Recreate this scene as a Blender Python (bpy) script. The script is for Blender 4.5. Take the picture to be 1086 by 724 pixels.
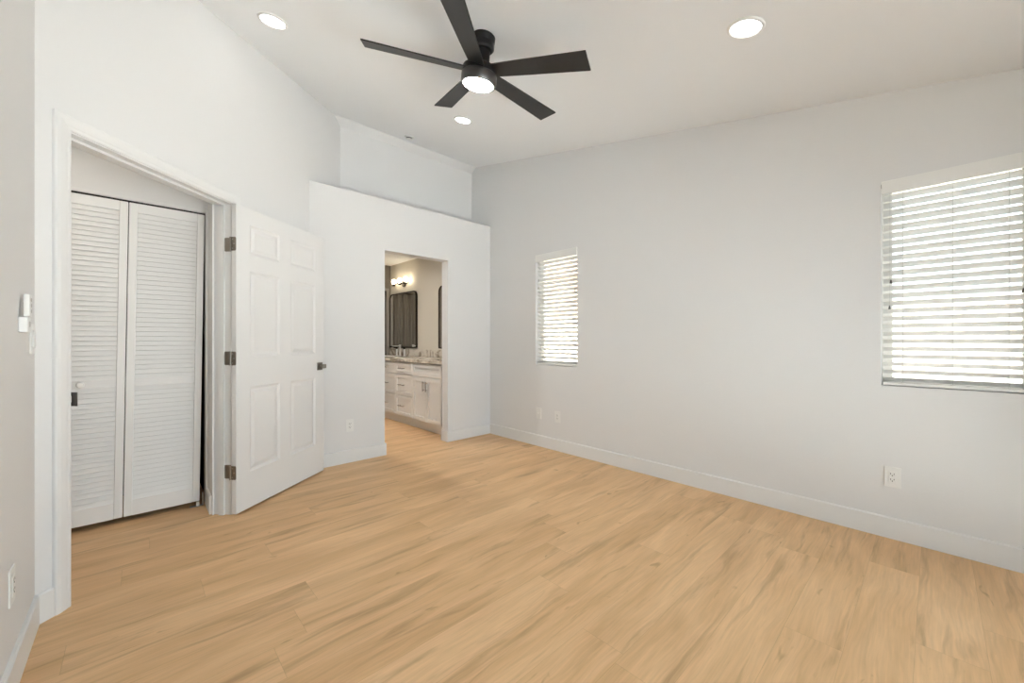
import bpy, bmesh, math, random
from mathutils import Vector, Matrix
PI = math.pi
SC = bpy.context.scene
COL = SC.collection
for o in list(bpy.data.objects):
    bpy.data.objects.remove(o)

# ------------------------------------------------------------------ camera
YAW = math.radians(43.3)
cd = bpy.data.cameras.new('camera'); cam = bpy.data.objects.new('camera', cd); COL.objects.link(cam)
cd.sensor_width = 36.0; cd.lens = 422.3 / 1086 * 36.0; cd.shift_y = -1.0 / 1086
cd.clip_start = 0.02
cam.location = (0, 0, 1.15); cam.rotation_euler = (PI / 2, 0, -YAW)
SC.camera = cam

# ------------------------------------------------------------------ light & exposure
SC.view_settings.view_transform = 'Standard'; SC.view_settings.look = 'None'
SC.view_settings.gamma = 1.0; SC.view_settings.use_curve_mapping = False
SC.view_settings.exposure = 0.74
w = bpy.data.worlds.new('sky'); SC.world = w; w.use_nodes = True
bg = w.node_tree.nodes['Background']; bg.inputs[0].default_value = (0.84, 0.92, 1.0, 1); bg.inputs[1].default_value = 2.9
sl = bpy.data.lights.new('sun', 'SUN'); sl.energy = 62.0; sl.angle = 0.01; sl.color = (1, .965, .91)
so = bpy.data.objects.new('sun', sl); COL.objects.link(so)
so.rotation_euler = Vector((0.68, -0.16, 0.715)).to_track_quat('Z', 'Y').to_euler()
CAN_STRENGTH = 6.0     # recessed downlights
FAN_STRENGTH = 30.0
HALL_FILL = 75.0  # unseen hall ceiling lamp, added to light the hall
BATH_FILL = 360.0  # unseen bathroom ceiling lamp, added to light the vanity and walls
BULB_STRENGTH = 9.0

# ------------------------------------------------------------------ materials
def mat(name, col, rough=0.5, metal=0.0, spec=0.5, bump=0.0, bscale=200.0, emit=None, estr=0.0, var=0.0):
    m = bpy.data.materials.new(name); m.use_nodes = True
    nt = m.node_tree; b = nt.nodes['Principled BSDF']
    b.inputs['Base Color'].default_value = (*col, 1); b.inputs['Roughness'].default_value = rough
    b.inputs['Metallic'].default_value = metal; b.inputs['Specular IOR Level'].default_value = spec
    if emit:
        b.inputs['Emission Color'].default_value = (*emit, 1); b.inputs['Emission Strength'].default_value = estr
    if bump or var:
        tc = nt.nodes.new('ShaderNodeTexCoord'); nz = nt.nodes.new('ShaderNodeTexNoise')
        nz.inputs['Scale'].default_value = bscale; nz.inputs['Detail'].default_value = 3
        nt.links.new(tc.outputs['Object'], nz.inputs['Vector'])
        if bump:
            bp = nt.nodes.new('ShaderNodeBump'); bp.inputs['Strength'].default_value = bump; bp.inputs['Distance'].default_value = 0.002
            nt.links.new(nz.outputs['Fac'], bp.inputs['Height']); nt.links.new(bp.outputs['Normal'], b.inputs['Normal'])
        if var:
            mx = nt.nodes.new('ShaderNodeMix'); mx.data_type = 'RGBA'
            mx.inputs['A'].default_value = (*[c * (1 - var) for c in col], 1); mx.inputs['B'].default_value = (*[min(1, c * (1 + var)) for c in col], 1)
            nt.links.new(nz.outputs['Fac'], mx.inputs['Factor']); nt.links.new(mx.outputs['Result'], b.inputs['Base Color'])
    return m

M = {}
M['wall'] = mat('wall_paint', (.780, .777, .773), .75, spec=.3, bump=.25, bscale=55)
M['ceil'] = mat('ceiling_paint', (.90, .908, .918), .8, spec=.25, bump=.25, bscale=60)
M['bath'] = mat('bath_paint', (.70, .655, .57), .7, spec=.3, bump=.2, bscale=60)
M['taupe'] = mat('dark_taupe', (.20, .172, .138), .7, spec=.3, bump=.2, bscale=60)  # one even taupe, darker than the other bathroom walls
M['greige'] = mat('greige_trim', (.30, .27, .235), .45, bump=.04, bscale=25)
M['trim'] = mat('trim_paint', (.80, .797, .79), .38, spec=.45, bump=.04, bscale=25)
M['door'] = mat('door_paint', (.795, .79, .782), .42, spec=.45, bump=.05, bscale=30)
M['louver'] = mat('louver_paint', (.88, .875, .86), .45, spec=.45, bump=.05, bscale=30)
M['plastic'] = mat('white_plastic', (.84, .84, .82), .35, spec=.5, bump=.02)
M['slat'] = mat('blind_white', (.86, .855, .83), .4, spec=.4, bump=.03, bscale=40)
def slat_mat(nm, k):
    m = mat(nm, (.86, .855, .83), .4, spec=.4, bump=.03, bscale=40); nt = m.node_tree
    b = nt.nodes['Principled BSDF']; out = nt.nodes['Material Output']
    tr = nt.nodes.new('ShaderNodeBsdfTranslucent'); tr.inputs[0].default_value = (.86, .85, .81, 1)
    mx = nt.nodes.new('ShaderNodeMixShader'); mx.inputs[0].default_value = k
    nt.links.new(b.outputs[0], mx.inputs[1]); nt.links.new(tr.outputs[0], mx.inputs[2]); nt.links.new(mx.outputs[0], out.inputs[0])
    return m
M['slats'] = slat_mat('blind_slat', .09)
M['vinyl'] = slat_mat('window_vinyl', .16)
M['cabinet'] = mat('cabinet_paint', (.85, .83, .80), .4, spec=.45, bump=.03, bscale=30)
M['black'] = mat('fan_black', (.006, .006, .006), .45, spec=.35, bump=.03, bscale=80)
M['satin'] = mat('satin_black', (.10, .098, .095), .28, metal=.85, bump=.03, bscale=80)
M['blade'] = mat('blade_black', (.013, .0125, .012), .40, spec=.5, bump=.05, bscale=60)
M['dark'] = mat('dark_slot', (.015, .015, .015), .6, bump=.02)
M['closetshade'] = mat('closet_shade', (.02, .02, .02), .9, bump=.02)  # near-black colour stands in for the unlit closet interior
M['nickel'] = mat('dark_nickel', (.30, .275, .24), .40, metal=1.0, bump=.04, bscale=90)
M['steel'] = mat('zinc_steel', (.62, .62, .60), .35, metal=1.0, bump=.04, bscale=90)
M['chrome'] = mat('chrome', (.90, .90, .88), .28, metal=1.0, bump=.01)
M['bronze'] = mat('dark_bronze', (.05, .04, .03), .35, metal=1.0, bump=.02)
M['mirror'] = mat('mirror_glass', (.86, .86, .84), .015, metal=1.0, bump=0.0, var=.001)
M['curtain'] = mat('curtain_cloth', (.23, .205, .175), .85, spec=.2, bump=.2, bscale=120)
M['cord'] = mat('cord_white', (.62, .61, .58), .7, bump=.05)
M['tassel'] = mat('tassel_grey', (.10, .09, .08), .5, bump=.05)
M['bracket'] = mat('bracket_metal', (.12, .11, .10), .5, metal=.6, bump=.05)
M['stucco'] = mat('stucco', (.78, .74, .68), .9, spec=.1, bump=.6, bscale=30, var=.06)
M['peach'] = mat('peach_stucco', (.80, .60, .46), .9, spec=.1, bump=.6, bscale=30, var=.06)
M['rooftile'] = mat('roof_tile', (.60, .36, .25), .85, spec=.1, bump=.5, bscale=12, var=.15)
M['concrete'] = mat('pale_concrete', (.74, .755, .765), .9, spec=.1, bump=.3, bscale=30, var=.05)
M['paver'] = mat('dark_pavers', (.125, .125, .14), .9, spec=.1, bump=.8, bscale=60, var=.25)
M['gravel'] = mat('gravel', (.60, .54, .47), .95, spec=.1, bump=.8, bscale=40, var=.2)
M['lens'] = mat('lamp_lens', (.9, .9, .88), .4, emit=(1, .985, .97), estr=CAN_STRENGTH, bump=.01)
M['fanlens'] = mat('fan_lens', (.9, .9, .88), .4, emit=(1, .985, .97), estr=FAN_STRENGTH, bump=.01)
M['hallfill'] = mat('hall_fill_lens', (.9, .9, .88), .4, emit=(1, .89, .75), estr=HALL_FILL, bump=.01)
M['bathfill'] = mat('bath_fill_lens', (.9, .9, .88), .4, emit=(1, .955, .90), estr=BATH_FILL, bump=.01)
M['bulb'] = mat('warm_bulb', (.9, .85, .75), .4, emit=(1, .86, .62), estr=BULB_STRENGTH, bump=.01)

def glass_mat():
    m = bpy.data.materials.new('window_glass'); m.use_nodes = True; nt = m.node_tree
    for n in list(nt.nodes): nt.nodes.remove(n)
    out = nt.nodes.new('ShaderNodeOutputMaterial'); t = nt.nodes.new('ShaderNodeBsdfTransparent'); g = nt.nodes.new('ShaderNodeBsdfGlossy')
    t.inputs[0].default_value = (.96, .98, .97, 1); g.inputs['Roughness'].default_value = .02
    f = nt.nodes.new('ShaderNodeFresnel'); f.inputs[0].default_value = 1.45
    mx = nt.nodes.new('ShaderNodeMixShader')
    nt.links.new(f.outputs[0], mx.inputs[0]); nt.links.new(t.outputs[0], mx.inputs[1]); nt.links.new(g.outputs[0], mx.inputs[2]); nt.links.new(mx.outputs[0], out.inputs[0])
    return m
M['glass'] = glass_mat()

def wood_mat():
    m = bpy.data.materials.new('oak_planks'); m.use_nodes = True; nt = m.node_tree; N = nt.nodes; L = nt.links
    b = N['Principled BSDF']
    def math_(op, a, bb=None, c=None):
        n = N.new('ShaderNodeMath'); n.operation = op
        for i, v in enumerate((a, bb, c)):
            if v is None: continue
            if isinstance(v, (int, float)): n.inputs[i].default_value = v
            else: L.new(v, n.inputs[i])
        return n.outputs[0]
    def comb(x, y, z):
        n = N.new('ShaderNodeCombineXYZ')
        for i, v in enumerate((x, y, z)):
            if isinstance(v, (int, float)): n.inputs[i].default_value = v
            else: L.new(v, n.inputs[i])
        return n.outputs[0]
    def wn(v, d='2D'):
        n = N.new('ShaderNodeTexWhiteNoise'); n.noise_dimensions = d; L.new(v, n.inputs[0 if d != '1D' else 1]); return n.outputs[0]
    def noise(v, s, det, rough=.5, dist=0.0):
        n = N.new('ShaderNodeTexNoise'); L.new(v, n.inputs['Vector']); n.inputs['Scale'].default_value = s
        n.inputs['Detail'].default_value = det; n.inputs['Roughness'].default_value = rough; n.inputs['Distortion'].default_value = dist
        return n.outputs['Fac']
    def ramp(f, stops):
        n = N.new('ShaderNodeValToRGB'); L.new(f, n.inputs[0]); e = n.color_ramp.elements
        while len(e) < len(stops): e.new(.5)
        for i, (p, c) in enumerate(stops):
            e[i].position = p; e[i].color = (c, c, c, 1) if isinstance(c, (int, float)) else (*c, 1)
        return n.outputs[0]
    def mix(f, a, bb, mode='MIX'):
        n = N.new('ShaderNodeMix'); n.data_type = 'RGBA'; n.blend_type = mode
        for k, v in (('Factor', f), ('A', a), ('B', bb)):
            s = n.inputs[k] if k == 'Factor' else [i for i in n.inputs if i.name == k and i.type == 'RGBA'][0]
            if isinstance(v, (int, float)): s.default_value = v
            elif isinstance(v, tuple): s.default_value = (*v, 1)
            else: L.new(v, s)
        return [o for o in n.outputs if o.type == 'RGBA'][0]
    tc = N.new('ShaderNodeTexCoord'); sp = N.new('ShaderNodeSeparateXYZ'); L.new(tc.outputs['Object'], sp.inputs[0])
    x, y = sp.outputs[0], sp.outputs[1]
    W, LEN = .183, 1.50
    yr = math_('DIVIDE', math_('ADD', y, 10 * W - .05), W)
    row = math_('FLOOR', yr); fy = math_('FRACT', yr)
    off = math_('MULTIPLY', wn(comb(row, 3.7, 0)), LEN)
    xr = math_('DIVIDE', math_('ADD', math_('ADD', x, 20.0), off), LEN)
    colm = math_('FLOOR', xr); fx = math_('FRACT', xr)
    rid = wn(comb(row, colm, 0)); rid2 = wn(comb(math_('ADD', row, 31.3), colm, 0))
    xs = math_('ADD', x, math_('MULTIPLY', rid, 37.0)); ys = math_('ADD', y, math_('MULTIPLY', rid2, 19.0))
    wob = noise(comb(math_('MULTIPLY', xs, 2.2), math_('MULTIPLY', ys, 5.0), rid), 1.0, 2)
    ys = math_('ADD', ys, math_('MULTIPLY', math_('SUBTRACT', wob, .5), .05))
    # grain, figure and dark streaks, each stretched along the plank
    v_fine = comb(math_('MULTIPLY', xs, 5.0), math_('MULTIPLY', ys, 120.0), rid)
    v_fig = comb(math_('MULTIPLY', xs, 1.3), math_('MULTIPLY', ys, 7.5), rid)
    v_str = comb(math_('MULTIPLY', xs, 1.5), math_('MULTIPLY', ys, 15.0), math_('ADD', rid, 5.0))
    v_knot = comb(math_('MULTIPLY', xs, 5.5), math_('MULTIPLY', ys, 17.0), rid2)
    fine = noise(v_fine, 1.0, 4, .6)
    fig = noise(v_fig, 1.0, 3, .55, .6)
    stk = noise(v_str, 1.0, 4, .55, .5)
    kn = noise(v_knot, 1.0, 2, .5, 1.2)
    base = ramp(fig, [(.28, (.415, .252, .122)), (.5, (.525, .338, .178)), (.72, (.625, .425, .240))])
    tone = mix(.38, base, ramp(rid, [(0, (.50, .308, .145)), (.5, (.54, .345, .17)), (1, (.585, .388, .205))]))
    c1 = mix(ramp(stk, [(.555, 0.0), (.63, .24), (.74, .56)]), tone, (.225, .125, .058))
    c2 = mix(ramp(kn, [(.69, 0.0), (.80, .60)]), c1, (.21, .115, .05))
    c3 = mix(.24, c2, ramp(fine, [(.3, (.40, .40, .40)), (.7, (1.0, 1.0, 1.0))]), 'MULTIPLY')
    c3b = mix(1.0, c3, (1.50, 1.50, 1.53), 'MULTIPLY')
    # seams
    sy = math_('MINIMUM', fy, math_('SUBTRACT', 1.0, fy)); sx = math_('MINIMUM', fx, math_('SUBTRACT', 1.0, fx))
    gy = math_('LESS_THAN', sy, .0045); gx = math_('LESS_THAN', sx, .0007)
    seam = math_('MAXIMUM', gy, gx)
    c4 = mix(math_('MULTIPLY', seam, .28), c3b, (.30, .19, .095))
    L.new(c4, b.inputs['Base Color'])
    L.new(ramp(fine, [(.2, .40), (.8, .52)]), b.inputs['Roughness'])
    b.inputs['Specular IOR Level'].default_value = .35
    bp = N.new('ShaderNodeBump'); bp.inputs['Strength'].default_value = .12; bp.inputs['Distance'].default_value = .001
    L.new(math_('SUBTRACT', fine, math_('MULTIPLY', seam, .8)), bp.inputs['Height']); L.new(bp.outputs['Normal'], b.inputs['Normal'])
    return m
M['wood'] = wood_mat()

def marble_mat():
    m = bpy.data.materials.new('marble'); m.use_nodes = True; nt = m.node_tree; b = nt.nodes['Principled BSDF']
    tc = nt.nodes.new('ShaderNodeTexCoord'); n = nt.nodes.new('ShaderNodeTexNoise')
    n.inputs['Scale'].default_value = 4.5; n.inputs['Detail'].default_value = 6; n.inputs['Distortion'].default_value = 1.6
    nt.links.new(tc.outputs['Object'], n.inputs['Vector'])
    r = nt.nodes.new('ShaderNodeValToRGB'); e = r.color_ramp.elements
    e[0].position = .38; e[0].color = (.33, .28, .22, 1); e[1].position = .56; e[1].color = (.72, .67, .59, 1)
    e.new(.48).color = (.60, .54, .46, 1)
    nt.links.new(n.outputs['Fac'], r.inputs[0]); nt.links.new(r.outputs[0], b.inputs['Base Color'])
    b.inputs['Roughness'].default_value = .2
    return m
M['marble'] = marble_mat()

# ------------------------------------------------------------------ helpers
def BM(): return bmesh.new()
def obj(name, bm, m, parent=None, loc=None, rot=None, smooth=False):
    me = bpy.data.meshes.new(name)
    bmesh.ops.recalc_face_normals(bm, faces=bm.faces)
    bm.to_mesh(me); bm.free()
    if smooth:
        for p in me.polygons: p.use_smooth = True
    o = bpy.data.objects.new(name, me); COL.objects.link(o)
    me.materials.append(m)
    if smooth == 'auto':
        md = o.modifiers.new('edges', 'EDGE_SPLIT'); md.split_angle = math.radians(35)
    if parent is not None: o.parent = parent
    if loc: o.location = loc
    if rot: o.rotation_euler = rot
    return o
def tag(o, label, cat, group=None):
    o['label'] = label; o['category'] = cat
    if group: o['group'] = group
    return o
def thing(name, label, cat, loc=(0, 0, 0), rot=(0, 0, 0), group=None):
    o = bpy.data.objects.new(name, None); o.empty_display_size = .05; COL.objects.link(o)
    o.location = loc; o.rotation_euler = rot
    return tag(o, label, cat, group)
def struct(name, bm, m, label=None, cat=None, **k):
    o = obj(name, bm, m, **k); o['kind'] = 'structure'
    if label: tag(o, label, cat)
    return o
def box(bm, a, b, bev=0.0, seg=1):
    a, b = Vector([min(p, q) for p, q in zip(a, b)]), Vector([max(p, q) for p, q in zip(a, b)])
    r = bmesh.ops.create_cube(bm, size=1.0)
    vs = r['verts']
    bmesh.ops.scale(bm, vec=b - a, verts=vs); bmesh.ops.translate(bm, vec=(a + b) / 2, verts=vs)
    if bev:
        es = list({e for v in vs for e in v.link_edges})
        bmesh.ops.bevel(bm, geom=es, offset=bev, segments=seg, affect='EDGES', profile=.5)
def lathe(bm, prof, n=32, axis='Z', origin=(0, 0, 0)):
    rings = []
    for r, z in prof:
        ring = []
        if r < 1e-6: ring = [bm.verts.new((0, 0, z))]
        else: ring = [bm.verts.new((r * math.cos(2 * PI * i / n), r * math.sin(2 * PI * i / n), z)) for i in range(n)]
        rings.append(ring)
    for a, b in zip(rings, rings[1:]):
        for i in range(n):
            j = (i + 1) % n
            if len(a) == 1 and len(b) == 1: continue
            if len(a) == 1: bm.faces.new((a[0], b[i], b[j]))
            elif len(b) == 1: bm.faces.new((a[i], a[j], b[0]))
            else: bm.faces.new((a[i], a[j], b[j], b[i]))
    for ring in (rings[0], rings[-1]):
        if len(ring) > 1: bm.faces.new(ring)
    vs = [v for r in rings for v in r]
    if axis == 'X': mt = Matrix.Rotation(PI / 2, 4, 'Y')
    elif axis == 'Y': mt = Matrix.Rotation(-PI / 2, 4, 'X')
    else: mt = Matrix()
    bmesh.ops.transform(bm, matrix=Matrix.Translation(origin) @ mt, verts=vs)
def tube(bm, pts, r, n=8):
    pts = [Vector(p) for p in pts]; rings = []
    for i, p in enumerate(pts):
        d = (pts[min(i + 1, len(pts) - 1)] - pts[max(i - 1, 0)]).normalized()
        up = Vector((0, 0, 1)) if abs(d.z) < .95 else Vector((1, 0, 0))
        u = d.cross(up).normalized(); v = d.cross(u)
        rings.append([bm.verts.new(p + r * (math.cos(2 * PI * k / n) * u + math.sin(2 * PI * k / n) * v)) for k in range(n)])
    for a, b in zip(rings, rings[1:]):
        for k in range(n): bm.faces.new((a[k], a[(k + 1) % n], b[(k + 1) % n], b[k]))
    bm.faces.new(rings[0]); bm.faces.new(rings[-1])
def wall_grid(bm, ss, zs, top, holes, P0, d, nrm, t):
    """vertical wall: s along d from P0, front face at nrm side; last z row follows top(s)"""
    d = Vector(d); nrm = Vector(nrm); P0 = Vector(P0)
    ss = sorted(ss); zs = sorted(zs)
    def vz(i, j): return top(ss[i]) if j == len(zs) else zs[j]
    cache = {}
    def V(i, j, k):
        if (i, j, k) not in cache:
            cache[(i, j, k)] = bm.verts.new(P0 + d * ss[i] + Vector((0, 0, vz(i, j))) - nrm * (t * k))
        return cache[(i, j, k)]
    def solid(i, j):
        if i < 0 or j < 0 or i >= len(ss) - 1 or j >= len(zs): return False
        sc = (ss[i] + ss[i + 1]) / 2; zc = zs[j] + .001
        return not any(h[0] < sc < h[1] and h[2] <= zc < h[3] for h in holes)
    for i in range(len(ss) - 1):
        for j in range(len(zs)):
            if not solid(i, j): continue
            bm.faces.new((V(i, j, 0), V(i + 1, j, 0), V(i + 1, j + 1, 0), V(i, j + 1, 0)))
            bm.faces.new((V(i, j, 1), V(i + 1, j, 1), V(i + 1, j + 1, 1), V(i, j + 1, 1)))
            if not solid(i - 1, j): bm.faces.new((V(i, j, 0), V(i, j + 1, 0), V(i, j + 1, 1), V(i, j, 1)))
            if not solid(i + 1, j): bm.faces.new((V(i + 1, j, 0), V(i + 1, j + 1, 0), V(i + 1, j + 1, 1), V(i + 1, j, 1)))
            if not solid(i, j - 1): bm.faces.new((V(i, j, 0), V(i + 1, j, 0), V(i + 1, j, 1), V(i, j, 1)))
            if not solid(i, j + 1): bm.faces.new((V(i, j + 1, 0), V(i + 1, j + 1, 0), V(i + 1, j + 1, 1), V(i, j + 1, 1)))
def sweep(bm, path, prof, nrm, closed=False):
    """profile (a,b): a outward in the path's plane (left of travel), b along nrm; mitred corners"""
    nrm = Vector(nrm).normalized(); path = [Vector(p) for p in path]; rings = []
    for i, p in enumerate(path):
        d0 = (path[i] - path[i - 1]).normalized() if i > 0 else None
        d1 = (path[i + 1] - path[i]).normalized() if i < len(path) - 1 else None
        d0 = d0 or d1; d1 = d1 or d0
        s0 = nrm.cross(d0).normalized(); s1 = nrm.cross(d1).normalized()
        mvec = (s0 + s1).normalized(); mvec = mvec / max(.2, mvec.dot(s0))
        rings.append([bm.verts.new(p + mvec * a + nrm * b) for a, b in prof])
    for r0, r1 in zip(rings, rings[1:]):
        for k in range(len(prof)):
            bm.faces.new((r0[k], r0[(k + 1) % len(prof)], r1[(k + 1) % len(prof)], r1[k]))
    bm.faces.new(rings[0]); bm.faces.new(rings[-1])
def panel_slab(bm, W, H, t, rects, rings, both=True):
    """slab x 0..W, z 0..H, front y=0 (faces -y), back y=t, moulded panels: rings = [(inset, depth), ...]"""
    xs = sorted({0, W} | {r[0] for r in rects} | {r[1] for r in rects}); zs = sorted({0, H} | {r[2] for r in rects} | {r[3] for r in rects})
    cache = {}
    def V(x, y, z):
        k = (round(x, 5), round(y, 5), round(z, 5))
        if k not in cache: cache[k] = bm.verts.new((x, y, z))
        return cache[k]
    def inrect(xc, zc): return any(r[0] < xc < r[1] and r[2] < zc < r[3] for r in rects)
    for side in (0, 1):
        y0 = 0 if side == 0 else t; sg = 1 if side == 0 else -1
        for i in range(len(xs) - 1):
            for j in range(len(zs) - 1):
                if (side == 0 or both) and inrect((xs[i] + xs[i + 1]) / 2, (zs[j] + zs[j + 1]) / 2): continue
                bm.faces.new((V(xs[i], y0, zs[j]), V(xs[i + 1], y0, zs[j]), V(xs[i + 1], y0, zs[j + 1]), V(xs[i], y0, zs[j + 1])))
        if side == 0 or both:
            for r in rects:
                bx = [x for x in xs if r[0] <= x <= r[1]]; bz = [z for z in zs if r[2] <= z <= r[3]]
                loop = [(x, r[2]) for x in bx] + [(r[1], z) for z in bz[1:]] + [(x, r[3]) for x in reversed(bx[:-1])] + [(r[0], z) for z in reversed(bz[1:-1])]
                prev = [V(x, y0, z) for x, z in loop]
                cx, cz = (r[0] + r[1]) / 2, (r[2] + r[3]) / 2; hw, hh = (r[1] - r[0]) / 2, (r[3] - r[2]) / 2
                for ins, dep in rings:
                    cur = [bm.verts.new((cx + (x - cx) * (hw - ins) / hw, y0 + sg * dep, cz + (z - cz) * (hh - ins) / hh)) for x, z in loop]
                    for k in range(len(loop)):
                        l = (k + 1) % len(loop); bm.faces.new((prev[k], prev[l], cur[l], cur[k]))
                    prev = cur
                bm.faces.new(prev)
    for i in range(len(xs) - 1):
        for z in (0, H): bm.faces.new((V(xs[i], 0, z), V(xs[i + 1], 0, z), V(xs[i + 1], t, z), V(xs[i], t, z)))
    for j in range(len(zs) - 1):
        for x in (0, W): bm.faces.new((V(x, 0, zs[j]), V(x, 0, zs[j + 1]), V(x, t, zs[j + 1]), V(x, t, zs[j])))

# ------------------------------------------------------------------ the place: dimensions
XL, XR, YR, YB, YA = -.30, 3.20, -.95, 3.795, 4.166      # left, right, rear, bath wall, alcove wall
WT = .12
SLOPE = .2039; TILT = math.atan(SLOPE)
RIDGE_Y = 4.085
def ceil_z(y): return 2.562 + SLOPE * y if y <= RIDGE_Y else 3.395 - (y - RIDGE_Y) * (.06 / .081)
TH = math.radians(42.7)
DB = Vector((.453, 3.187, 0)); DD = Vector((math.cos(TH), math.sin(TH), 0)); DN = Vector((math.sin(TH), -math.cos(TH), 0))
def dw(s, n=0.0, z=0.0): return DB + DD * s + DN * n + Vector((0, 0, z))
S0 = (XL - DB.x) / DD.x            # where it meets the left wall
S1 = (YA - DB.y) / DD.y            # where it meets the alcove wall
Y0 = (DB + DD * S0).y
LEDGE = 2.57

# ------------------------------------------------------------------ setting
bm = BM(); box(bm, (-2.2, YR - .2, -.1), (XR + .1, 7.0, 0)); struct('floor', bm, M['wood'], 'light oak plank floor running through the bedroom, hall and bathroom', 'floor')

def slope_slab(prof, t=.12):
    bm = BM(); vs = []
    for k in (0, t):
        for x in (XL - .7, XR + .12): vs.append([bm.verts.new((x, y, z + k)) for y, z in prof])
    for a, b in ((0, 1), (2, 3), (0, 2), (1, 3)): bm.faces.new((vs[a][0], vs[a][1], vs[b][1], vs[b][0]))
    for i in (0, 1): bm.faces.new((vs[0][i], vs[1][i], vs[3][i], vs[2][i]))
    return bm
struct('ceiling', slope_slab([(YR - .12, ceil_z(YR - .12)), (RIDGE_Y, 3.395)]), M['ceil'], 'white sloped bedroom ceiling rising towards the plant shelf', 'ceiling')
struct('trim_7', slope_slab([(RIDGE_Y, 3.395), (YA + .01, ceil_z(YA + .01))]), M['wall'], 'narrow slanted strip where the ceiling turns down over the plant shelf', 'trim')

ZW0, ZW1 = .885, 2.078
WIN1 = (2.447, 3.017); WIN2 = (-.352, .217)
bm = BM()
top = lambda s: ceil_z(s) + .04
wall_grid(bm, [YR - .12, WIN2[0], WIN2[1], WIN1[0], WIN1[1], RIDGE_Y, YA + .12], [0, ZW0, ZW1], top,
          [(WIN1[0], WIN1[1], ZW0, ZW1), (WIN2[0], WIN2[1], ZW0, ZW1)], (XR, 0, 0), (0, 1, 0), (-1, 0, 0), .15)
struct('wall_right', bm, M['wall'], 'long white right-hand wall with two blind-covered windows', 'wall')

LW = (-.80, -.15, .75, 2.05)  # opening for the added window, lets fill daylight in
bm = BM(); wall_grid(bm, [YR - .12, LW[0], LW[1], Y0 + .02], [0, LW[2], LW[3]], lambda s: ceil_z(s) + .04, [LW], (XL, 0, 0), (0, 1, 0), (1, 0, 0), WT)
struct('wall_left', bm, M['wall'], 'narrow strip of white wall at the left edge with the switch', 'wall')

RW = (-.22, 2.85, .04, 2.12)  # opening for the added glass door, main source of fill daylight
bm = BM(); wall_grid(bm, [XL - .1, RW[0], RW[1], XR + .1], [0, RW[2], RW[3]], lambda s: ceil_z(YR) + .04, [RW], (0, YR, 0), (1, 0, 0), (0, 1, 0), WT)
struct('wall_rear', bm, M['wall'], 'white wall behind the camera', 'wall')

DOORW, DOORH = .90, 2.052     # clear opening between the jambs
bm = BM()
wall_grid(bm, [S0 - .05, -DOORW - .02, .02, (RIDGE_Y - DB.y) / DD.y, S1 + .01], [0, DOORH + .018], lambda s: ceil_z(DB.y + DD.y * s) + .04,
          [(-DOORW - .02, .02, 0, DOORH + .018)], DB, DD, DN, WT)
struct('wall_diagonal', bm, M['wall'], 'white angled wall around the hall doorway', 'wall')

OX0, OX1, OZ = 1.816, 2.574, 2.06
bm = BM()
wall_grid(bm, [1.00, OX0, OX1, XR], [0, OZ], lambda s: LEDGE, [(OX0, OX1, 0, OZ)], (0, YB, 0), (1, 0, 0), (0, -1, 0), WT)
struct('wall_bathroom', bm, M['wall'], 'white partial-height wall with the bathroom opening', 'wall')
bm = BM(); box(bm, (1.0, YB + WT - .001, 2.45), (XR, YA + .01, LEDGE)); struct('trim_1', bm, M['wall'], 'flat plant shelf on top of the bathroom wall', 'shelf')
bm = BM(); box(bm, (1.3, YA, 2.45), (XR + .1, YA + .12, 3.42)); struct('wall_alcove', bm, M['wall'], 'white wall set back above the plant shelf', 'wall')

# bathroom shell
BY1 = 6.46
bm = BM(); box(bm, (XR, YA + .10, 0), (XR + .15, BY1 + .2, 2.60)); struct('wall_vanity', bm, M['bath'], 'beige bathroom wall behind the vanity', 'wall')
bm = BM(); box(bm, (XR - .004, YB + WT, 0), (XR, YA + .12, 2.45)); struct('trim_2', bm, M['bath'], 'beige painted end of the vanity wall', 'wall')
EX0, EX1, EZ = 2.25, 3.12, 2.0
bm = BM(); wall_grid(bm, [1.0, EX0, EX1, XR + .01], [0, EZ], lambda s: 2.46, [(EX0, EX1, 0, EZ)], (0, BY1, 0), (1, 0, 0), (0, -1, 0), .10)
struct('wall_bath_end', bm, M['taupe'], 'taupe end wall of the bathroom', 'wall')
bm = BM(); box(bm, (.9, YA - .2, 0), (1.0, BY1 + .9, 2.46)); struct('wall_bath_west', bm, M['bath'], 'far side wall of the bathroom', 'wall')
bm = BM(); box(bm, (.9, YB + WT, 2.44), (XR + .1, BY1 + .9, 2.52)); struct('ceiling_bathroom', bm, M['ceil'], 'flat white bathroom ceiling', 'ceiling')
bm = BM(); box(bm, (1.0, BY1 + .8, 0), (XR + .15, BY1 + .9, 2.46)); struct('wall_shower', bm, M['taupe'], 'taupe wall behind the shower curtain', 'wall')
bm = BM(); box(bm, (XR, BY1 + .1, 0), (XR + .15, BY1 + .9, 2.46)); struct('wall_shower_side', bm, M['taupe'], 'side wall beside the shower curtain', 'wall')
bm = BM()
sweep(bm, [(EX1, BY1, 0), (EX1, BY1, EZ), (EX0, BY1, EZ), (EX0, BY1, 0)], [(0, 0), (0, .012), (-.045, .016), (-.045, 0)], (0, -1, 0))
struct('trim_3', bm, M['greige'], 'greyish casing around the dark opening at the bathroom end', 'trim')

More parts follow.
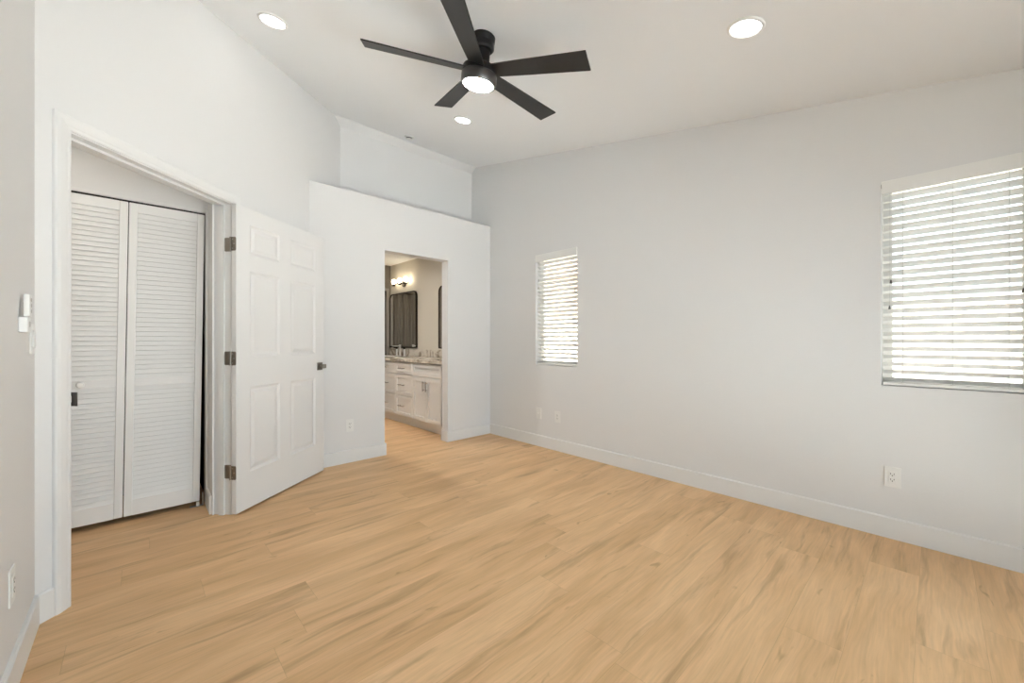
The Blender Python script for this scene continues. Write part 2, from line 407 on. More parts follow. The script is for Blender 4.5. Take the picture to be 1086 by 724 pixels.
# hall shell and closet
CY = 3.50
CX0, CX1, CZ = -.456, .352, 2.060
bm = BM(); wall_grid(bm, [-1.8, CX0, CX1, .375], [0, CZ], lambda s: 2.46, [(CX0, CX1, 0, CZ)], (0, CY, 0), (1, 0, 0), (0, -1, 0), .10)
struct('wall_closet', bm, M['wall'], 'hall wall above and around the louvered closet doors', 'wall')
bm = BM(); box(bm, (.362, 3.262, 0), (.372, CY + .05, 2.46)); struct('wall_hall_right', bm, M['wall'], 'short hall wall between door jamb and closet', 'wall')
bm = BM(); box(bm, (-1.8, 2.2, 0), (XL - WT, 2.3, 2.46)); struct('wall_hall_south', bm, M['wall'], 'hall wall hidden behind the left wall', 'wall')
bm = BM(); box(bm, (-1.9, 2.2, 0), (-1.8, 4.3, 2.46)); struct('wall_hall_west', bm, M['wall'], 'far end wall of the hall', 'wall')
bm = BM()
hp = [(-1.9, 2.2), (XL - WT, 2.2), (XL - WT, 2.60)] + [tuple((DB - DN * .10 + DD * s).xy) for s in (S0 + .10, .02)] + [(.40, 4.3), (-1.9, 4.3)]
for z in (2.44, 2.50): bm.faces.new([bm.verts.new((x, y, z)) for x, y in hp])
bm.verts.ensure_lookup_table(); n = len(hp)
for i in range(n): bm.faces.new((bm.verts[i], bm.verts[(i + 1) % n], bm.verts[n + (i + 1) % n], bm.verts[n + i]))
struct('ceiling_hall', bm, M['ceil'], 'flat white hall ceiling', 'ceiling')
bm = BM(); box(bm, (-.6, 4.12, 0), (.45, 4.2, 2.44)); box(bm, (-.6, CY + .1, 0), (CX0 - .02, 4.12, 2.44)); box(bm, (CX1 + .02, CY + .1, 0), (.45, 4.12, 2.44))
struct('wall_closet_inside', bm, M['closetshade'], 'closet inside coloured near-black for its shade', 'wall')

# baseboards
BBH, BBT = .121, .0135
BBP = [(0, 0), (0, BBT), (BBH - .006, BBT), (BBH, BBT - .005), (BBH, 0)]
def baseboard(name, pts, left, label):
    bm = BM(); pts = [Vector((x, y, 0)) for x, y in pts]; rings = []
    for i, p in enumerate(pts):
        d0 = (pts[i] - pts[i - 1]).normalized() if i > 0 else None; d1 = (pts[i + 1] - pts[i]).normalized() if i < len(pts) - 1 else None
        d0 = d0 or d1; d1 = d1 or d0
        sg = 1 if left else -1
        s0 = Vector((-d0.y, d0.x, 0)) * sg; s1 = Vector((-d1.y, d1.x, 0)) * sg
        mv = (s0 + s1).normalized(); mv = mv / max(.2, mv.dot(s0))
        rings.append([bm.verts.new(p + mv * b + Vector((0, 0, a))) for a, b in BBP])
    for r0, r1 in zip(rings, rings[1:]):
        for k in range(5): bm.faces.new((r0[k], r0[(k + 1) % 5], r1[(k + 1) % 5], r1[k]))
    bm.faces.new(rings[0]); bm.faces.new(rings[-1])
    struct(name, bm, M['trim'], label, 'baseboard')
sj = (YB - DB.y) / DD.y
baseboard('baseboard_right', [(XR, YR), (XR, YB), (OX1, YB), (OX1, YB + WT)], True, 'white baseboard along the right wall, turning into the bathroom opening')
baseboard('baseboard_bathroom', [(OX0, YB + WT), (OX0, YB), tuple(dw(sj).xy), tuple(dw(.085).xy)], True, 'white baseboard between bathroom opening and open door')
baseboard('baseboard_left', [tuple(dw(-DOORW - .069).xy), tuple(dw(S0).xy), (XL, YR)], True, 'white baseboard at the left wall corner')
baseboard('baseboard_hall', [(.362, CY), (.362, 3.285)], False, 'short white baseboard beside the closet in the hall')

# door casing and jamb
CAS = [(0, 0), (0, .007), (.006, .010), (.016, .0105), (.022, .013), (.034, .0155), (.044, .0175), (.058, .0175), (.062, .013), (.062, 0)]
bm = BM()
A, Bp = -DOORW - .005, .005
sweep(bm, [dw(A, 0, 0), dw(A, 0, DOORH + .005), dw(Bp, 0, DOORH + .005), dw(Bp, 0, 0)], CAS, DN)
struct('trim_4', bm, M['trim'], 'white moulded casing around the hall doorway', 'trim')
bm = BM()
A, Bp = -DOORW, 0
sweep(bm, [dw(A, .001, 0), dw(A, .001, DOORH), dw(Bp, .001, DOORH), dw(Bp, .001, 0)], [(0, 0), (.018, 0), (.018, -.132), (0, -.132)], DN)
sweep(bm, [dw(A, 0, 0), dw(A, 0, DOORH), dw(Bp, 0, DOORH), dw(Bp, 0, 0)], [(0, -.042), (.0, -.078), (-.012, -.078), (-.012, -.042)], DN)
struct('trim_5', bm, M['trim'], 'white jamb with stop inside the hall doorway', 'trim')
bm = BM()
box(bm, (CX0, CY - .006, 2.040), (CX1 + .01, CY + .012, CZ), .002); box(bm, (CX1 - .002, CY - .004, 0), (CX1 + .010, CY + .03, CZ))
struct('trim_6', bm, M['trim'], 'narrow white trim over the closet doors', 'trim')

# ------------------------------------------------------------------ windows (frame, sash, pane), two of them added out of view
def window(name, y0, y1, label):
    bm = BM(); f = .045; x0, x1 = XR + .085, XR + .135
    for a, b in (((x0, y0, ZW0), (x1, y0 + f, ZW1)), ((x0, y1 - f, ZW0), (x1, y1, ZW1)), ((x0, y0, ZW0), (x1, y1, ZW0 + f)), ((x0, y0, ZW1 - f), (x1, y1, ZW1))): box(bm, a, b, .003)
    o = struct(name, bm, M['vinyl'], label, 'window')
    bm = BM(); box(bm, (XR + .107, y0 + f, ZW0 + f), (XR + .113, y1 - f, ZW1 - f)); obj('pane', bm, M['glass'], o)
window('window_1', *WIN1, 'small window behind the blind near the far corner')
window('window_2', *WIN2, 'window behind the blind at the right edge')
bm = BM()
for a, b in (((RW[0], YR - .09, RW[2]), (RW[0] + .05, YR - .04, RW[3])), ((RW[1] - .05, YR - .09, RW[2]), (RW[1], YR - .04, RW[3])),
             ((RW[0], YR - .09, RW[2]), (RW[1], YR - .04, RW[2] + .05)), ((RW[0], YR - .09, RW[3] - .05), (RW[1], YR - .04, RW[3])),
             ((1.42, YR - .085, RW[2]), (1.48, YR - .045, RW[3]))): box(bm, a, b, .003)
o = struct('added_window_rear', bm, M['vinyl'], 'unseen wide sliding glass door added behind the camera for even daylight', 'window')  # unseen glazing, added so daylight fills the room from behind
bm = BM(); box(bm, (RW[0] + .05, YR - .068, RW[2] + .05), (RW[1] - .05, YR - .062, RW[3] - .05)); obj('pane', bm, M['glass'], o)

bm = BM(); f = .045; x0, x1 = XL - .11, XL - .06
for a, b in (((x0, LW[0], LW[2]), (x1, LW[0] + f, LW[3])), ((x0, LW[1] - f, LW[2]), (x1, LW[1], LW[3])), ((x0, LW[0], LW[2]), (x1, LW[1], LW[2] + f)), ((x0, LW[0], LW[3] - f), (x1, LW[1], LW[3]))): box(bm, a, b, .003)
o = struct('added_window_left', bm, M['vinyl'], 'unseen window added in the left wall behind the camera for fill daylight', 'window')  # out of view, added to even out the daylight
bm = BM(); box(bm, (XL - .088, LW[0] + f, LW[2] + f), (XL - .082, LW[1] - f, LW[3] - f)); obj('pane', bm, M['glass'], o)

# ------------------------------------------------------------------ outside, seen between the slats; added paving lies behind the camera
bm = BM(); box(bm, (-8, -14, -.25), (24, 20, -.15)); struct('ground', bm, M['gravel'], 'sunlit gravel ground outside the windows', 'ground')
bm = BM(); box(bm, (-3, -2.6, -.15), (6.2, YR - .12, -.03)); struct('added_patio', bm, M['concrete'], 'unseen pale concrete slab added behind the camera to bounce daylight', 'added_patio')  # unseen slab, added to throw sunlight up onto the ceiling
bm = BM(); box(bm, (-8, -14, -.15), (6.2, -2.6, -.06)); struct('added_yard', bm, M['paver'], 'unseen dark paving added behind the camera to dim upward daylight', 'added_yard')  # unseen dark paving, added to lessen bounce onto the upper walls
bm = BM(); box(bm, (6.3, -9, -.15), (6.5, 16, 1.55)); box(bm, (6.26, -9, 1.55), (6.54, 16, 1.62)); struct('wall_garden', bm, M['stucco'], 'pale block garden wall outside the windows', 'wall')
t = thing('neighbour_house', 'peach house with tiled roof beyond the garden wall', 'house', (8.6, 7.5, -.15))
bm = BM(); box(bm, (0, -4.0, 0), (5, 6, 3.0)); obj('house_wall', bm, M['peach'], t)
bm = BM()
for k in range(2):
    z = 3.0 + .1 * k
    pass
vs = [bm.verts.new(p) for p in ((-.4, -4.4, 3.0), (5.4, -4.4, 3.0), (5.4, 6.4, 3.0), (-.4, 6.4, 3.0), (2.5, -2, 4.3), (2.5, 4, 4.3))]
for f in ((0, 1, 4), (1, 2, 5, 4), (2, 3, 5), (3, 0, 4, 5), (0, 3, 2, 1)): bm.faces.new([vs[i] for i in f])
obj('roof', bm, M['rooftile'], t)

# ------------------------------------------------------------------ the open six-panel door
HX, HY, DANG = .4728, 3.1291, math.radians(37.25)
door = thing('panel_door', 'white six-panel door standing wide open against the angled wall', 'door', (HX, HY, .015), (0, 0, DANG))
bm = BM()
c0, c1, c2, c3 = .108, .389, .498, .797
DR = [(a, b, z0, z1) for a, b in ((c0, c1), (c2, c3)) for z0, z1 in ((.245, .82), (1.025, 1.605), (1.72, 1.922))]
panel_slab(bm, .907, 2.03, .035, DR, [(.004, .003), (.016, .009), (.022, .009), (.046, .003)])
obj('door_leaf', bm, M['door'], door)
def handle(sign):
    y = 0 if sign < 0 else .035
    bm = BM(); box(bm, (.815, y, .881), (.880, y + sign * .008, .946), .003, 2); r = obj('rosette', bm, M['nickel'], door)
    bm = BM(); lathe(bm, [(.011, 0), (.011, .03)], 20, 'Y', (.848, y + (sign * .006 if sign > 0 else -.036), .9135))
    if sign < 0: box(bm, (.824, -.050, .896), (.874, -.034, .931), .004, 2)
    else: box(bm, (.80, .062, .904), (.858, .072, .923), .003, 2)
    obj('door_knob', bm, M['nickel'], r)
handle(-1); handle(1)
bm = BM(); box(bm, (.905, .006, .885), (.9085, .030, .941)); box(bm, (.907, .012, .903), (.919, .023, .923), .002); obj('latch', bm, M['nickel'], door)
hang = TH - DANG
for hz in (1.768, 1.018, .269):
    bm = BM()
    # leaf on the door's edge, rounded corners
    def leaf(bm, mt, w_, h_=.09, r=.010, th=.003):
        pts = [(0, -h_ / 2), (0, h_ / 2)] + [(w_ - r + r * math.sin(a), h_ / 2 - r + r * math.cos(a)) for a in [k * PI / 8 for k in range(5)]] \
              + [(w_ - r + r * math.cos(a), -h_ / 2 + r - r * math.sin(a)) for a in [k * PI / 8 for k in range(5)]]
        f = [bm.verts.new(mt @ Vector((0, u, v))) for u, v in pts]; g = [bm.verts.new(mt @ Vector((-th, u, v))) for u, v in pts]
        bm.faces.new(f); bm.faces.new(g)
        for i in range(len(pts)):
            j = (i + 1) % len(pts); bm.faces.new((f[i], f[j], g[j], g[i]))
    # door-edge leaf: from the back corner (y=.035) towards the front
    leaf(bm, Matrix.Translation((.0, .034, hz)) @ Matrix.Diagonal((1, -1, 1, 1)), .034)
    # jamb leaf lies on the jamb face, in the door's local frame
    Rl = Matrix.Rotation(-DANG, 4, 'Z')
    p = Rl @ (dw(0, .001, hz + .015) - Vector((HX, HY, .015)))
    nl = (Rl.to_3x3() @ DN); dl = (Rl.to_3x3() @ DD)
    mt = Matrix((( dl.x, -nl.x, 0, p.x), (dl.y, -nl.y, 0, p.y), (0, 0, 1, p.z), (0, 0, 0, 1)))
    leaf(bm, mt, .046)
    kx, ky = -.006, .038
    tube(bm, [(kx, ky, hz - .045), (kx, ky, hz + .045)], .0055, 12)
    h = obj('hinge', bm, M['nickel'], door)
    bm = BM()
    for dz in (-.03, 0, .03):
        lathe(bm, [(.0035, 0), (.0035, .0012), (0, .0016)], 10, 'X', (-.003, .018 + (.006 if dz else -.004), hz + dz))
    for v in bm.verts: v.co.x = -.003 - (v.co.x + .003)
    obj('screw', bm, M['steel'], h)

# ------------------------------------------------------------------ louvered bifold closet doors
bf = thing('bifold_closet_door', 'white louvered bifold closet door pair seen through the hall doorway', 'closet door', (0, CY + .012, .035))
LEAN = .0140
def bifold_panel(x0, knob):
    W, H, t = .381, 1.995, .028
    bm = BM(); st = .040
    box(bm, (x0, 0, 0), (x0 + st, t, H), .003); box(bm, (x0 + W - st, 0, 0), (x0 + W, t, H), .003)
    rails = [(0, .10), (.825, .872), (1.935, H)]
    for a, b in rails: box(bm, (x0 + st, .001, a), (x0 + W - st, t - .001, b))
    for (a, b) in ((.10, .825), (.872, 1.935)):
        nl = int(round((b - a) / .0305)); pitch = (b - a) / nl
        for i in range(nl):
            zc = a + pitch * (i + .5)
            cs = [(-.0105, -.019), (-.0135, -.0165), (.0105, .019), (.0135, .0165)]
            f = [[bm.verts.new((x, t / 2 + dy, zc + dz)) for dy, dz in ((-.0095, -.0165), (-.0060, -.0180), (.0070, .0155), (.0035, .0168))] for x in (x0 + st - .002, x0 + W - st + .002)]
            for k in range(4): bm.faces.new((f[0][k], f[0][(k + 1) % 4], f[1][(k + 1) % 4], f[1][k]))
    for v in bm.verts: v.co.x += LEAN * v.co.z
    p = obj('louver_panel', bm, M['louver'], bf)
    if knob:
        bm = BM(); lathe(bm, [(.008, 0), (.008, .010), (.016, .016), (.0185, .024), (.015, .031), (0, .034)], 24, 'Y', (0, 0, 0))
        for v in bm.verts: v.co = Vector((v.co.x + x0 + W / 2 + .012, -v.co.y, v.co.z + .85))
        obj('knob', bm, M['louver'], p, smooth='auto')
bifold_panel(-.0625, False); bifold_panel(-.0625 - .385, True)
bm = BM(); box(bm, (.265, -.012, -.034), (.338, .020, -.031), .001); box(bm, (.300, .000, -.033), (.318, .014, -.002), .002); box(bm, (.334, -.010, -.034), (.338, .018, .055), .001)
obj('pivot_bracket', bm, M['steel'], bf)
bm = BM(); box(bm, (CX0 + .002, .004, 1.998), (CX1 - .002, .028, 2.012)); obj('top_track', bm, M['dark'], bf)

# strike plate on the left jamb
bm = BM(); box(bm, (-.0008, -.030, .865), (.0012, -.004, .925)); 
for dz in (-.022, .022): box(bm, (-.0005, -.006, .895 + dz - .008), (.0030, .004, .895 + dz + .008), .001)
o = obj('strike_plate', bm, M['bracket'], loc=tuple(dw(-DOORW, 0, 0)), rot=(0, 0, TH)); tag(o, 'dark strike plate on the left jamb of the hall doorway', 'strike plate')

# ------------------------------------------------------------------ ceiling fan, hung square to the sloped ceiling
FX, FY = 1.477, 1.807
fan = thing('ceiling_fan', 'black five-blade ceiling fan with a lit round lamp', 'ceiling fan', (FX, FY, ceil_z(FY)), (TILT, 0, 0))
bm = BM(); lathe(bm, [(.0, .0), (.062, .0), (.068, -.006), (.068, -.036), (.066, -.039), (.066, -.043), (.068, -.046), (.068, -.068), (.060, -.078), (.044, -.081), (0, -.081)], 48)
obj('canopy', bm, M['black'], fan, smooth='auto')
bm = BM(); lathe(bm, [(.040, -.080), (.047, -.083), (.051, -.160), (.055, -.176)], 40); obj('neck', bm, M['black'], fan, smooth='auto')
bm = BM(); lathe(bm, [(.0, -.170), (.092, -.170), (.100, -.176), (.103, -.184), (.103, -.208), (0, -.208)], 56)
obj('motor_housing', bm, M['black'], fan, smooth='auto')
bm = BM(); lathe(bm, [(0, -.2085), (.099, -.2085), (.101, -.211), (.105, -.214), (.105, -.260), (.101, -.267), (.093, -.270), (.0895, -.266), (0, -.266)], 56)
obj('light_ring', bm, M['satin'], fan, smooth='auto')
bm = BM(); lathe(bm, [(.089, -.2665), (.089, -.268), (.084, -.272), (.060, -.275), (0, -.277)], 56); obj('lamp_diffuser', bm, M['fanlens'], fan, smooth=True)
for k in range(5):
    bm = BM()
    xs = [(.085, .047), (.16, .051), (.30, .056), (.48, .061), (.640, .066), (.660, .0665)]
    up = []
    for zz in (.0035, -.0035):
        up.append([[bm.verts.new((x, s * h, zz)) for x, h in xs] for s in (-1, 1)])
    for L_ in up:
        for i in range(len(xs) - 1): bm.faces.new((L_[0][i], L_[0][i + 1], L_[1][i + 1], L_[1][i]))
    for s in (0, 1):
        for i in range(len(xs) - 1): bm.faces.new((up[0][s][i], up[0][s][i + 1], up[1][s][i + 1], up[1][s][i]))
    for i in (0, -1): bm.faces.new((up[0][0][i], up[0][1][i], up[1][1][i], up[1][0][i]))
    ang = math.radians(-68 + 72 * k)
    mt = Matrix.Translation((0, 0, -.194)) @ Matrix.Rotation(ang, 4, 'Z') @ Matrix.Rotation(math.radians(-12), 4, 'X')
    bmesh.ops.transform(bm, matrix=mt, verts=bm.verts)
    obj('blade', bm, M['blade'], fan)

# ------------------------------------------------------------------ recessed lights and detector
def downlight(x, y, label, lens='lens', z=None, tilt=TILT, group='recessed ceiling lights', r=.066):
    t = thing('recessed_light', label, 'ceiling light', (x, y, ceil_z(y) if z is None else z), (tilt, 0, 0), group)
    bm = BM(); lathe(bm, [(r, -.004), (r + .004, -.009), (r + .010, -.010), (r + .016, -.006), (r + .018, 0)], 48)
    bm2 = [f for f in bm.faces if len(f.verts) > 4]
    bmesh.ops.delete(bm, geom=bm2, context='FACES_ONLY'); obj('trim_ring', bm, M['plastic'], t, smooth='auto')
    bm = BM(); lathe(bm, [(r + .002, -.001), (r + .002, -.005), (0, -.0055)], 48); obj('lens', bm, M[lens], t)
downlight(.616, 2.821, 'round recessed light in the ceiling nearest the angled left wall')
downlight(2.183, .637, 'round recessed light on the right side of the ceiling, largest in view')
downlight(2.167, 2.952, 'small round recessed light in the ceiling just below the fan blades')
downlight(.62, .637, 'round recessed light in the ceiling above the camera')
downlight(-.75, 2.95, 'unseen round light added in the hall ceiling to brighten the hall', 'hallfill', 2.44, 0, 'added hall and bathroom lights')  # added lamp, out of view, brightens the hall
downlight(1.75, 4.9, 'unseen round light added in the bathroom ceiling to brighten the bathroom', 'bathfill', 2.44, 0, 'added hall and bathroom lights')  # added lamp, out of view, brightens the bathroom beside the sconce
t = thing('smoke_detector', 'small round white detector on the ceiling near the plant shelf', 'smoke detector', (2.15, 3.90, ceil_z(3.90)), (TILT, 0, 0))
bm = BM(); lathe(bm, [(0, 0), (.052, 0), (.055, -.004), (.055, -.010), (.046, -.014), (.0, -.014)], 40); obj('base', bm, M['plastic'], t, smooth='auto')
bm = BM(); lathe(bm, [(.034, -.013), (.034, -.022), (0, -.022)], 32); obj('vent', bm, M['dark'], t)
bm = BM(); lathe(bm, [(.036, -.021), (.040, -.025), (.034, -.032), (0, -.034)], 32); obj('cap', bm, M['plastic'], t, smooth='auto')

# ------------------------------------------------------------------ blinds
def blind(y0, y1, label, tilt_y, lift_y):
    W = y1 - y0
    t = thing('window_blind', label, 'window blind', (XR, (y0 + y1) / 2, ZW1), (0, 0, 0), 'white slat blinds')
    h = W / 2 - .006; H = ZW1 - ZW0
    bm = BM(); box(bm, (-.006, -h - .004, -.070), (.006, h + .004, .006), .003, 2); obj('valance', bm, M['slat'], t)
    bm = BM(); box(bm, (.014, -h, -.045), (.060, h, -.004), .002); obj('headrail', bm, M['slat'], t)
    bm = BM(); n = 25; za, zb = -.085, -H + .040; a = math.radians(29)
    for i in range(n):
        z = za + (zb - za) * i / (n - 1); c = Vector((.038, 0, z))
        dx, dz = math.cos(a), -math.sin(a)      # outward and down
        f = []
        for y in (-h + .002, h - .002):
            row = []
            for u, b in ((-.025, 0), (-.0125, .0022), (0, .003), (.0125, .0022), (.025, 0)):
                row.append(c + Vector((dx * u + math.sin(a) * b, y, dz * u + math.cos(a) * b)))
            low = [p - Vector((math.sin(a), 0, math.cos(a))) * .0026 for p in reversed(row)]
            f.append([bm.verts.new(p) for p in row + low])
        m_ = len(f[0])
        for k in range(m_): bm.faces.new((f[0][k], f[0][(k + 1) % m_], f[1][(k + 1) % m_], f[1][k]))
        bm.faces.new(f[0]); bm.faces.new(f[1])
    o = obj('slats', bm, M['slats'], t)
    bm = BM(); box(bm, (.010, -h + .002, -H + .004), (.062, h - .002, -H + .022), .003, 2); obj('bottom_rail', bm, M['slat'], t)
    for yy in (-h + .085, 0, h - .085):
        bm = BM()
        tube(bm, [(.0135, yy, -.05), (.0135, yy, -H + .02)], .0009, 6); tube(bm, [(.0625, yy, -.05), (.0625, yy, -H + .02)], .0009, 6)
        for i in range(n):
            z = za + (zb - za) * i / (n - 1) - .0035; tube(bm, [(.0135, yy, z + .0135), (.0625, yy, z - .0135)], .0006, 4)
        obj('ladder_cord', bm, M['cord'], t)
    for yy, z0 in tilt_y + lift_y:
        bm = BM(); tube(bm, [(.004, yy, -.06), (.003, yy, z0)], .0008, 6); c = obj('pull_cord', bm, M['cord'], t)
        bm = BM(); lathe(bm, [(.002, .022), (.0035, .018), (.0055, .002), (.005, 0)], 12, 'Z', (.003, yy, z0 - .02)); obj('tassel', bm, M['tassel'], c)
    for s in (-1, 1):
        bm = BM(); box(bm, (.000, s * (h + .0045), -.030), (.050, s * (h + .0058), -.008)); obj('bracket', bm, M['bracket'], t)
hW = (WIN1[1] - WIN1[0]) / 2
blind(WIN1[0], WIN1[1], 'white slat blind in the small far window near the corner', [(hW - .045, -.262), (hW - .040, -.345)], [(-hW + .035, -.415)])
blind(WIN2[0], WIN2[1], 'white slat blind in the near window at the right edge', [(hW - .043, -.575), (hW - .037, -.725)], [(-hW + .050, -.67)])

# ------------------------------------------------------------------ outlets and switch (local: wall plane y=0, faces -y)
def plate(bm, w_, h_, t=.005): box(bm, (-w_ / 2, -t, -h_ / 2), (w_ / 2, .0002, h_ / 2), .002, 2)
def outlet(loc, rz, label, kind='duplex', w_=.072, h_=.118):
    t = thing('wall_outlet' if kind == 'duplex' else 'wall_plate', label, 'outlet' if kind == 'duplex' else 'wall plate', loc, (0, 0, rz), 'wall outlets and plates')
    bm = BM(); plate(bm, w_, h_); obj('cover_plate', bm, M['plastic'], t)
    if kind == 'duplex':
        bm = BM(); box(bm, (-.0165, -.0075, -.033), (.0165, -.0049, .033), .001); r = obj('receptacle', bm, M['plastic'], t)
        bm = BM()
        for zc in (-.016, .016):
            box(bm, (-.0085, -.0079, zc - .0005), (-.0060, -.0074, zc + .0085)); box(bm, (.0060, -.0079, zc + .0005), (.0085, -.0074, zc + .0080))
            lathe(bm, [(.0028, 0), (.0028, .0005)], 12, 'Y', (0, -.0079, zc - .0060))
        obj('slots', bm, M['dark'], r)
    else:
        bm = BM(); lathe(bm, [(.006, 0), (.006, .006), (.004, .006), (.004, .009)], 16, 'Y', (0, -.0138, 0)); obj('jack', bm, M['plastic'], t)
RZR = -PI / 2       # -y -> -x : faces into the room from the right wall
outlet((XR, .168, .356), RZR, 'white outlet low on the right wall below the near window')
outlet((XR, 2.699, .352), RZR, 'faint white outlet under the small window, right one of two')
outlet((XR, 2.967, .356), RZR, 'faint blank wall plate under the small window, left one of two', 'jack')
outlet((1.467, YB, .347), 0, 'white outlet between the open door and the bathroom opening')
outlet((XL, 2.072, .348), PI / 2, 'white outlet low on the left wall at the picture edge')
t = thing('light_switch', 'white rocker light switch on the left wall below the fan remote', 'switch', (XL, 2.415, 1.157), (0, 0, PI / 2))
bm = BM(); plate(bm, .072, .118, .006); obj('cover_plate', bm, M['plastic'], t)
bm = BM(); box(bm, (-.0165, -.011, -.033), (.0165, -.005, .033), .002); obj('rocker', bm, M['plastic'], t)
t = thing('fan_remote_cradle', 'white remote cradle fixed to the left wall above the switch', 'holder', (XL, 2.205, 1.178), (0, 0, PI / 2))
bm = BM(); box(bm, (-.026, -.023, 0), (.026, .0002, .056), .004, 2); obj('cradle_cup', bm, M['plastic'], t)
bm = BM(); box(bm, (-.012, -.0238, .020), (.012, -.0228, .040), .0003); obj('cup_window', bm, M['cord'], t)
t = thing('fan_remote', 'slim white remote standing in its cradle on the left wall', 'remote', (XL + .0140, 2.205, 1.2342), (0, 0, PI / 2))
bm = BM(); box(bm, (-.021, -.0125, .0005), (.021, .0025, .080), .004, 3); obj('remote_body', bm, M['plastic'], t)
bm = BM()
for i in range(3): lathe(bm, [(.007, 0), (.006, .0012)], 16, 'Y', (0, -.0138, .020 + .020 * i))
obj('buttons', bm, M['cord'], t)

# ------------------------------------------------------------------ bathroom: vanity, top, faucet, mirrors, sconce
VX = 2.64; VY0, VY1 = 3.945, 6.42
van = thing('vanity_cabinet', 'white shaker vanity cabinet in the bathroom', 'vanity', (VX, VY0, 0))
LV = VY1 - VY0
bm = BM(); box(bm, (.020, 0, .118), (XR - VX - .006, LV, .862)); obj('body', bm, M['cabinet'], van)
bm = BM(); box(bm, (.062, 0, 0), (XR - VX - .006, LV, .119)); obj('toe_kick', bm, M['cabinet'], van)
SHK = [(.0, .0), (.001, .006)]
def front(name, y0, y1, z0, z1, hnd=None, fr=.055):
    """shaker front facing -x; y0<y1 absolute"""
    g = .0035; y0 += g; y1 -= g; z0 += .0035; z1 -= .0035
    bm = BM(); panel_slab(bm, y1 - y0, z1 - z0, .019, [(fr, y1 - y0 - fr, fr, z1 - z0 - fr)], [(.001, .013)], both=False)
    R_ = Matrix.Translation((0, y1 - VY0, z0)) @ Matrix.Rotation(-PI / 2, 4, 'Z')
    bmesh.ops.transform(bm, matrix=R_, verts=bm.verts)
    p = obj(name, bm, M['cabinet'], van)
    if hnd:
        bm = BM(); a, b = hnd; a = (a[0] - VY0, a[1]); b = (b[0] - VY0, b[1])
        tube(bm, [(-.028, a[0], a[1]), (-.028, b[0], b[1])], .006, 10)
        for k in (.15, .85):
            q = (a[0] + (b[0] - a[0]) * k, a[1] + (b[1] - a[1]) * k); tube(bm, [(-.028, *q), (.004 if name == 'door' else .006, *q)], .0045, 8)
        obj('drawer_handle' if name == 'drawer' else 'door_handle', bm, M['nickel'], p)
yA, yB, yC, yD, yE = 4.03, 4.722, 5.196, 5.67, 6.40
rows = ((.122, .400), (.405, .688), (.693, .852))
for y0, y1 in ((yB, yC), (yC, yD)):
    for z0, z1 in rows:
        yc, zc = (y0 + y1) / 2 + .03, (z0 + z1) / 2
        front('drawer', y0, y1, z0, z1, ((yc - .075, zc), (yc + .075, zc)), .045)
for y0, y1 in ((yA, yB), (yD, yE)):
    front('false_front', y0, y1, .693, .852, None, .045)
    ym = (y0 + y1) / 2
    front('door', y0, ym, .122, .688, ((ym - .035, .51), (ym - .035, .635)))
    front('door', ym, y1, .122, .688, ((ym + .035, .51), (ym + .035, .635)))
ct = thing('vanity_countertop', 'veined beige marble countertop on the white vanity', 'countertop', (VX - .02, VY0 - .02, .862))
bm = BM(); box(bm, (0, 0, 0), (XR - VX + .02 - .005, VY1 - VY0 + .05, .042), .004, 2); obj('slab', bm, M['marble'], ct)
bm = BM(); box(bm, (XR - VX + .02 - .025, 0, .0430), (XR - VX + .02 - .005, VY1 - VY0 + .05, .150), .002)
bs = obj('marble_backsplash', bm, M['marble'], loc=(VX - .02, VY0 - .02, .862)); tag(bs, 'low veined marble backsplash strip under the bathroom mirrors', 'backsplash')
bm = BM()   # raised oval basin rim
n = 40; prof = [(1.0, .0), (1.0, .0006), (.94, .0006), (.90, .0005), (.82, .0003), (0, .0002)]
rings = []
for s, z in prof:
    rings.append([bm.verts.new((.26 + .155 * s * math.cos(2 * PI * i / n), 6.02 - VY0 + .02 + .225 * s * math.sin(2 * PI * i / n), .042 + z)) for i in range(n)] if s else [bm.verts.new((.26, 6.02 - VY0 + .02, .042 + z))])
for a, b in zip(rings, rings[1:]):
    for i in range(n):
        j = (i + 1) % n
        bm.faces.new((a[i], a[j], b[j], b[i]) if len(b) > 1 else (a[i], a[j], b[0]))
obj('basin', bm, M['plastic'], ct, smooth='auto')
fc = thing('bathroom_faucet', 'tall chrome faucet with two dark handles on the marble top', 'faucet', (3.06, 5.86, .9045))
bm = BM(); lathe(bm, [(.026, 0), (.026, .006), (.017, .010), (.017, .165), (.019, .168), (.019, .180), (.0, .184)], 28); box(bm, (-.13, -.012, .150), (0, .012, .166), .003); obj('spout', bm, M['chrome'], fc, smooth='auto')
for s in (-1, 1):
    y = s * .125
    bm = BM(); lathe(bm, [(.024, 0), (.024, .006), (.013, .010), (.013, .110), (0, .112)], 20, 'Z', (.01, y, 0))
    hd = obj('handle', bm, M['chrome'], fc, smooth='auto')
    bm = BM(); lathe(bm, [(.013, .110), (.019, .114), (.019, .142), (0, .145)], 20, 'Z', (.01, y, 0)); box(bm, (-.045, y - .006, .122), (.0, y + .006, .134), .002)
    obj('lever', bm, M['bronze'], hd, smooth='auto')
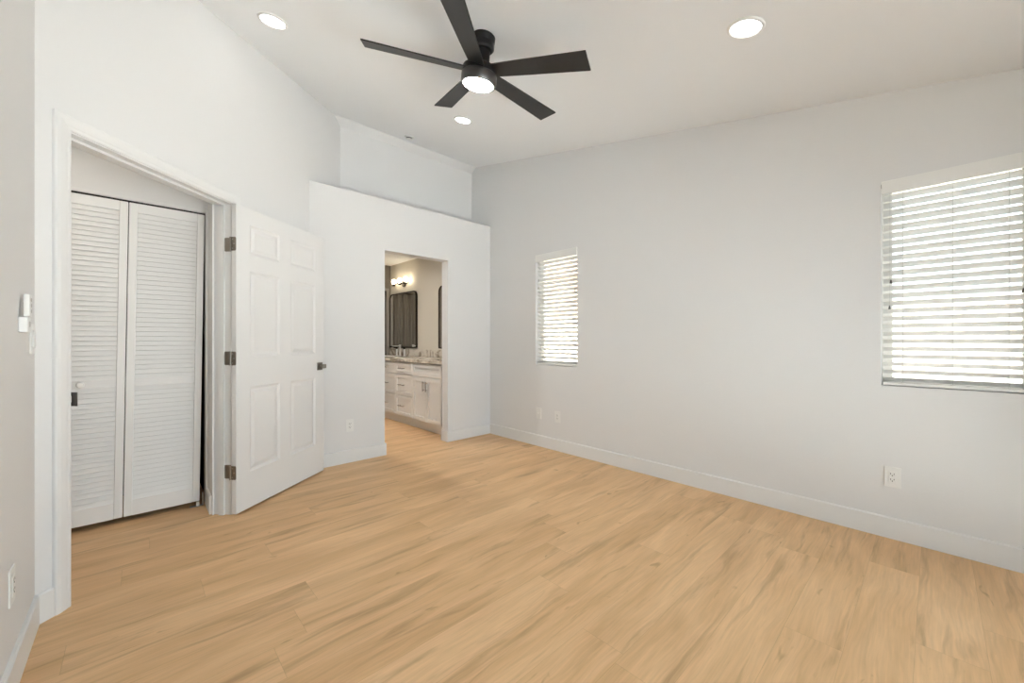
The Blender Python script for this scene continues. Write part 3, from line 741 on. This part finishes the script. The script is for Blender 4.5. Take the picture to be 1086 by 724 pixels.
def mirror(y0, y1, z0, z1, label):
    t = thing('wall_mirror', label, 'mirror', (XR, (y0 + y1) / 2, (z0 + z1) / 2), (0, 0, 0), 'bathroom mirrors')
    w_, h_ = (y1 - y0) / 2, (z1 - z0) / 2
    def rr(w_, h_, rt, rb):
        return [(sx * (w_ - r) + r * math.cos(a), sz * (h_ - r) + r * math.sin(a)) for sx, sz, a0, r in ((1, 1, 0, rt), (-1, 1, PI / 2, rt), (-1, -1, PI, rb), (1, -1, 1.5 * PI, rb)) for a in [a0 + k * PI / 16 for k in range(9)]]
    o_, i_ = rr(w_, h_, .085, .012), rr(w_ - .014, h_ - .014, .072, .006)
    bm = BM(); L4 = [[bm.verts.new((x, y, z)) for y, z in pts] for x, pts in ((-.004, o_), (-.030, o_), (-.030, i_), (-.004, i_))]
    for a in range(4):
        for k in range(len(o_)):
            l = (k + 1) % len(o_); bm.faces.new((L4[a][k], L4[a][l], L4[(a + 1) % 4][l], L4[(a + 1) % 4][k]))
    obj('frame', bm, M['bronze'], t)
    bm = BM(); f = [bm.verts.new((-.022, y, z)) for y, z in i_]; g = [bm.verts.new((-.004, y, z)) for y, z in i_]
    bm.faces.new(f); bm.faces.new(g)
    for k in range(len(f)): l = (k + 1) % len(f); bm.faces.new((f[k], f[l], g[l], g[k]))
    obj('glass', bm, M['mirror'], t)
mirror(5.545, 6.445, 1.035, 1.935, 'dark-framed rounded mirror below the lit wall lamp in the bathroom')
mirror(4.02, 4.915, 1.035, 1.935, 'second dark-framed mirror, only its edge showing beside the opening')
sc = thing('vanity_sconce', 'dark wall lamp with glowing bulbs above the bathroom mirror', 'wall lamp', (XR, 5.97, 2.085))
bm = BM(); lathe(bm, [(.055, 0), (.055, .012), (.048, .018), (.0, .018)], 32, 'X', (-.018, 0, 0)); obj('backplate', bm, M['bronze'], sc, smooth='auto')
bm = BM(); tube(bm, [(-.01, 0, 0), (-.085, 0, 0)], .010, 12); tube(bm, [(-.085, -.20, 0), (-.085, .20, 0)], .008, 12); obj('arm', bm, M['bronze'], sc, smooth='auto')
for y in (-.20, 0, .20):
    bm = BM(); lathe(bm, [(.0, -.002), (.024, -.002), (.026, .012), (.024, .020), (.0, .022)], 24, 'Z', (-.085, y, -.030)); tube(bm, [(-.085, y, -.012), (-.085, y, .002)], .008, 10)
    so_ = obj('socket', bm, M['bronze'], sc, smooth='auto')
    bm = BM(); lathe(bm, [(.020, -.006), (.030, .010), (.038, .032), (.036, .055), (.022, .072), (0, .078)], 24, 'Z', (-.085, y, .004)); obj('bulb', bm, M['bulb'], so_, smooth=True)
# shower curtain filling the cased opening
bm = BM(); n = 90; ra = []; rb = []
for i in range(n + 1):
    x = EX0 + .01 + (EX1 - EX0 - .02) * i / n; y = BY1 + .05 + .018 * math.sin(i * .95) + .008 * math.sin(i * .37)
    ra.append(bm.verts.new((x, y, .04))); rb.append(bm.verts.new((x, y, 1.985)))
for i in range(n): bm.faces.new((ra[i], ra[i + 1], rb[i + 1], rb[i]))
o = obj('shower_curtain', bm, M['curtain'], smooth=True); md = o.modifiers.new('cloth', 'SOLIDIFY'); md.thickness = .003
tag(o, 'grey-brown curtain with vertical folds filling the bathroom end opening', 'curtain')
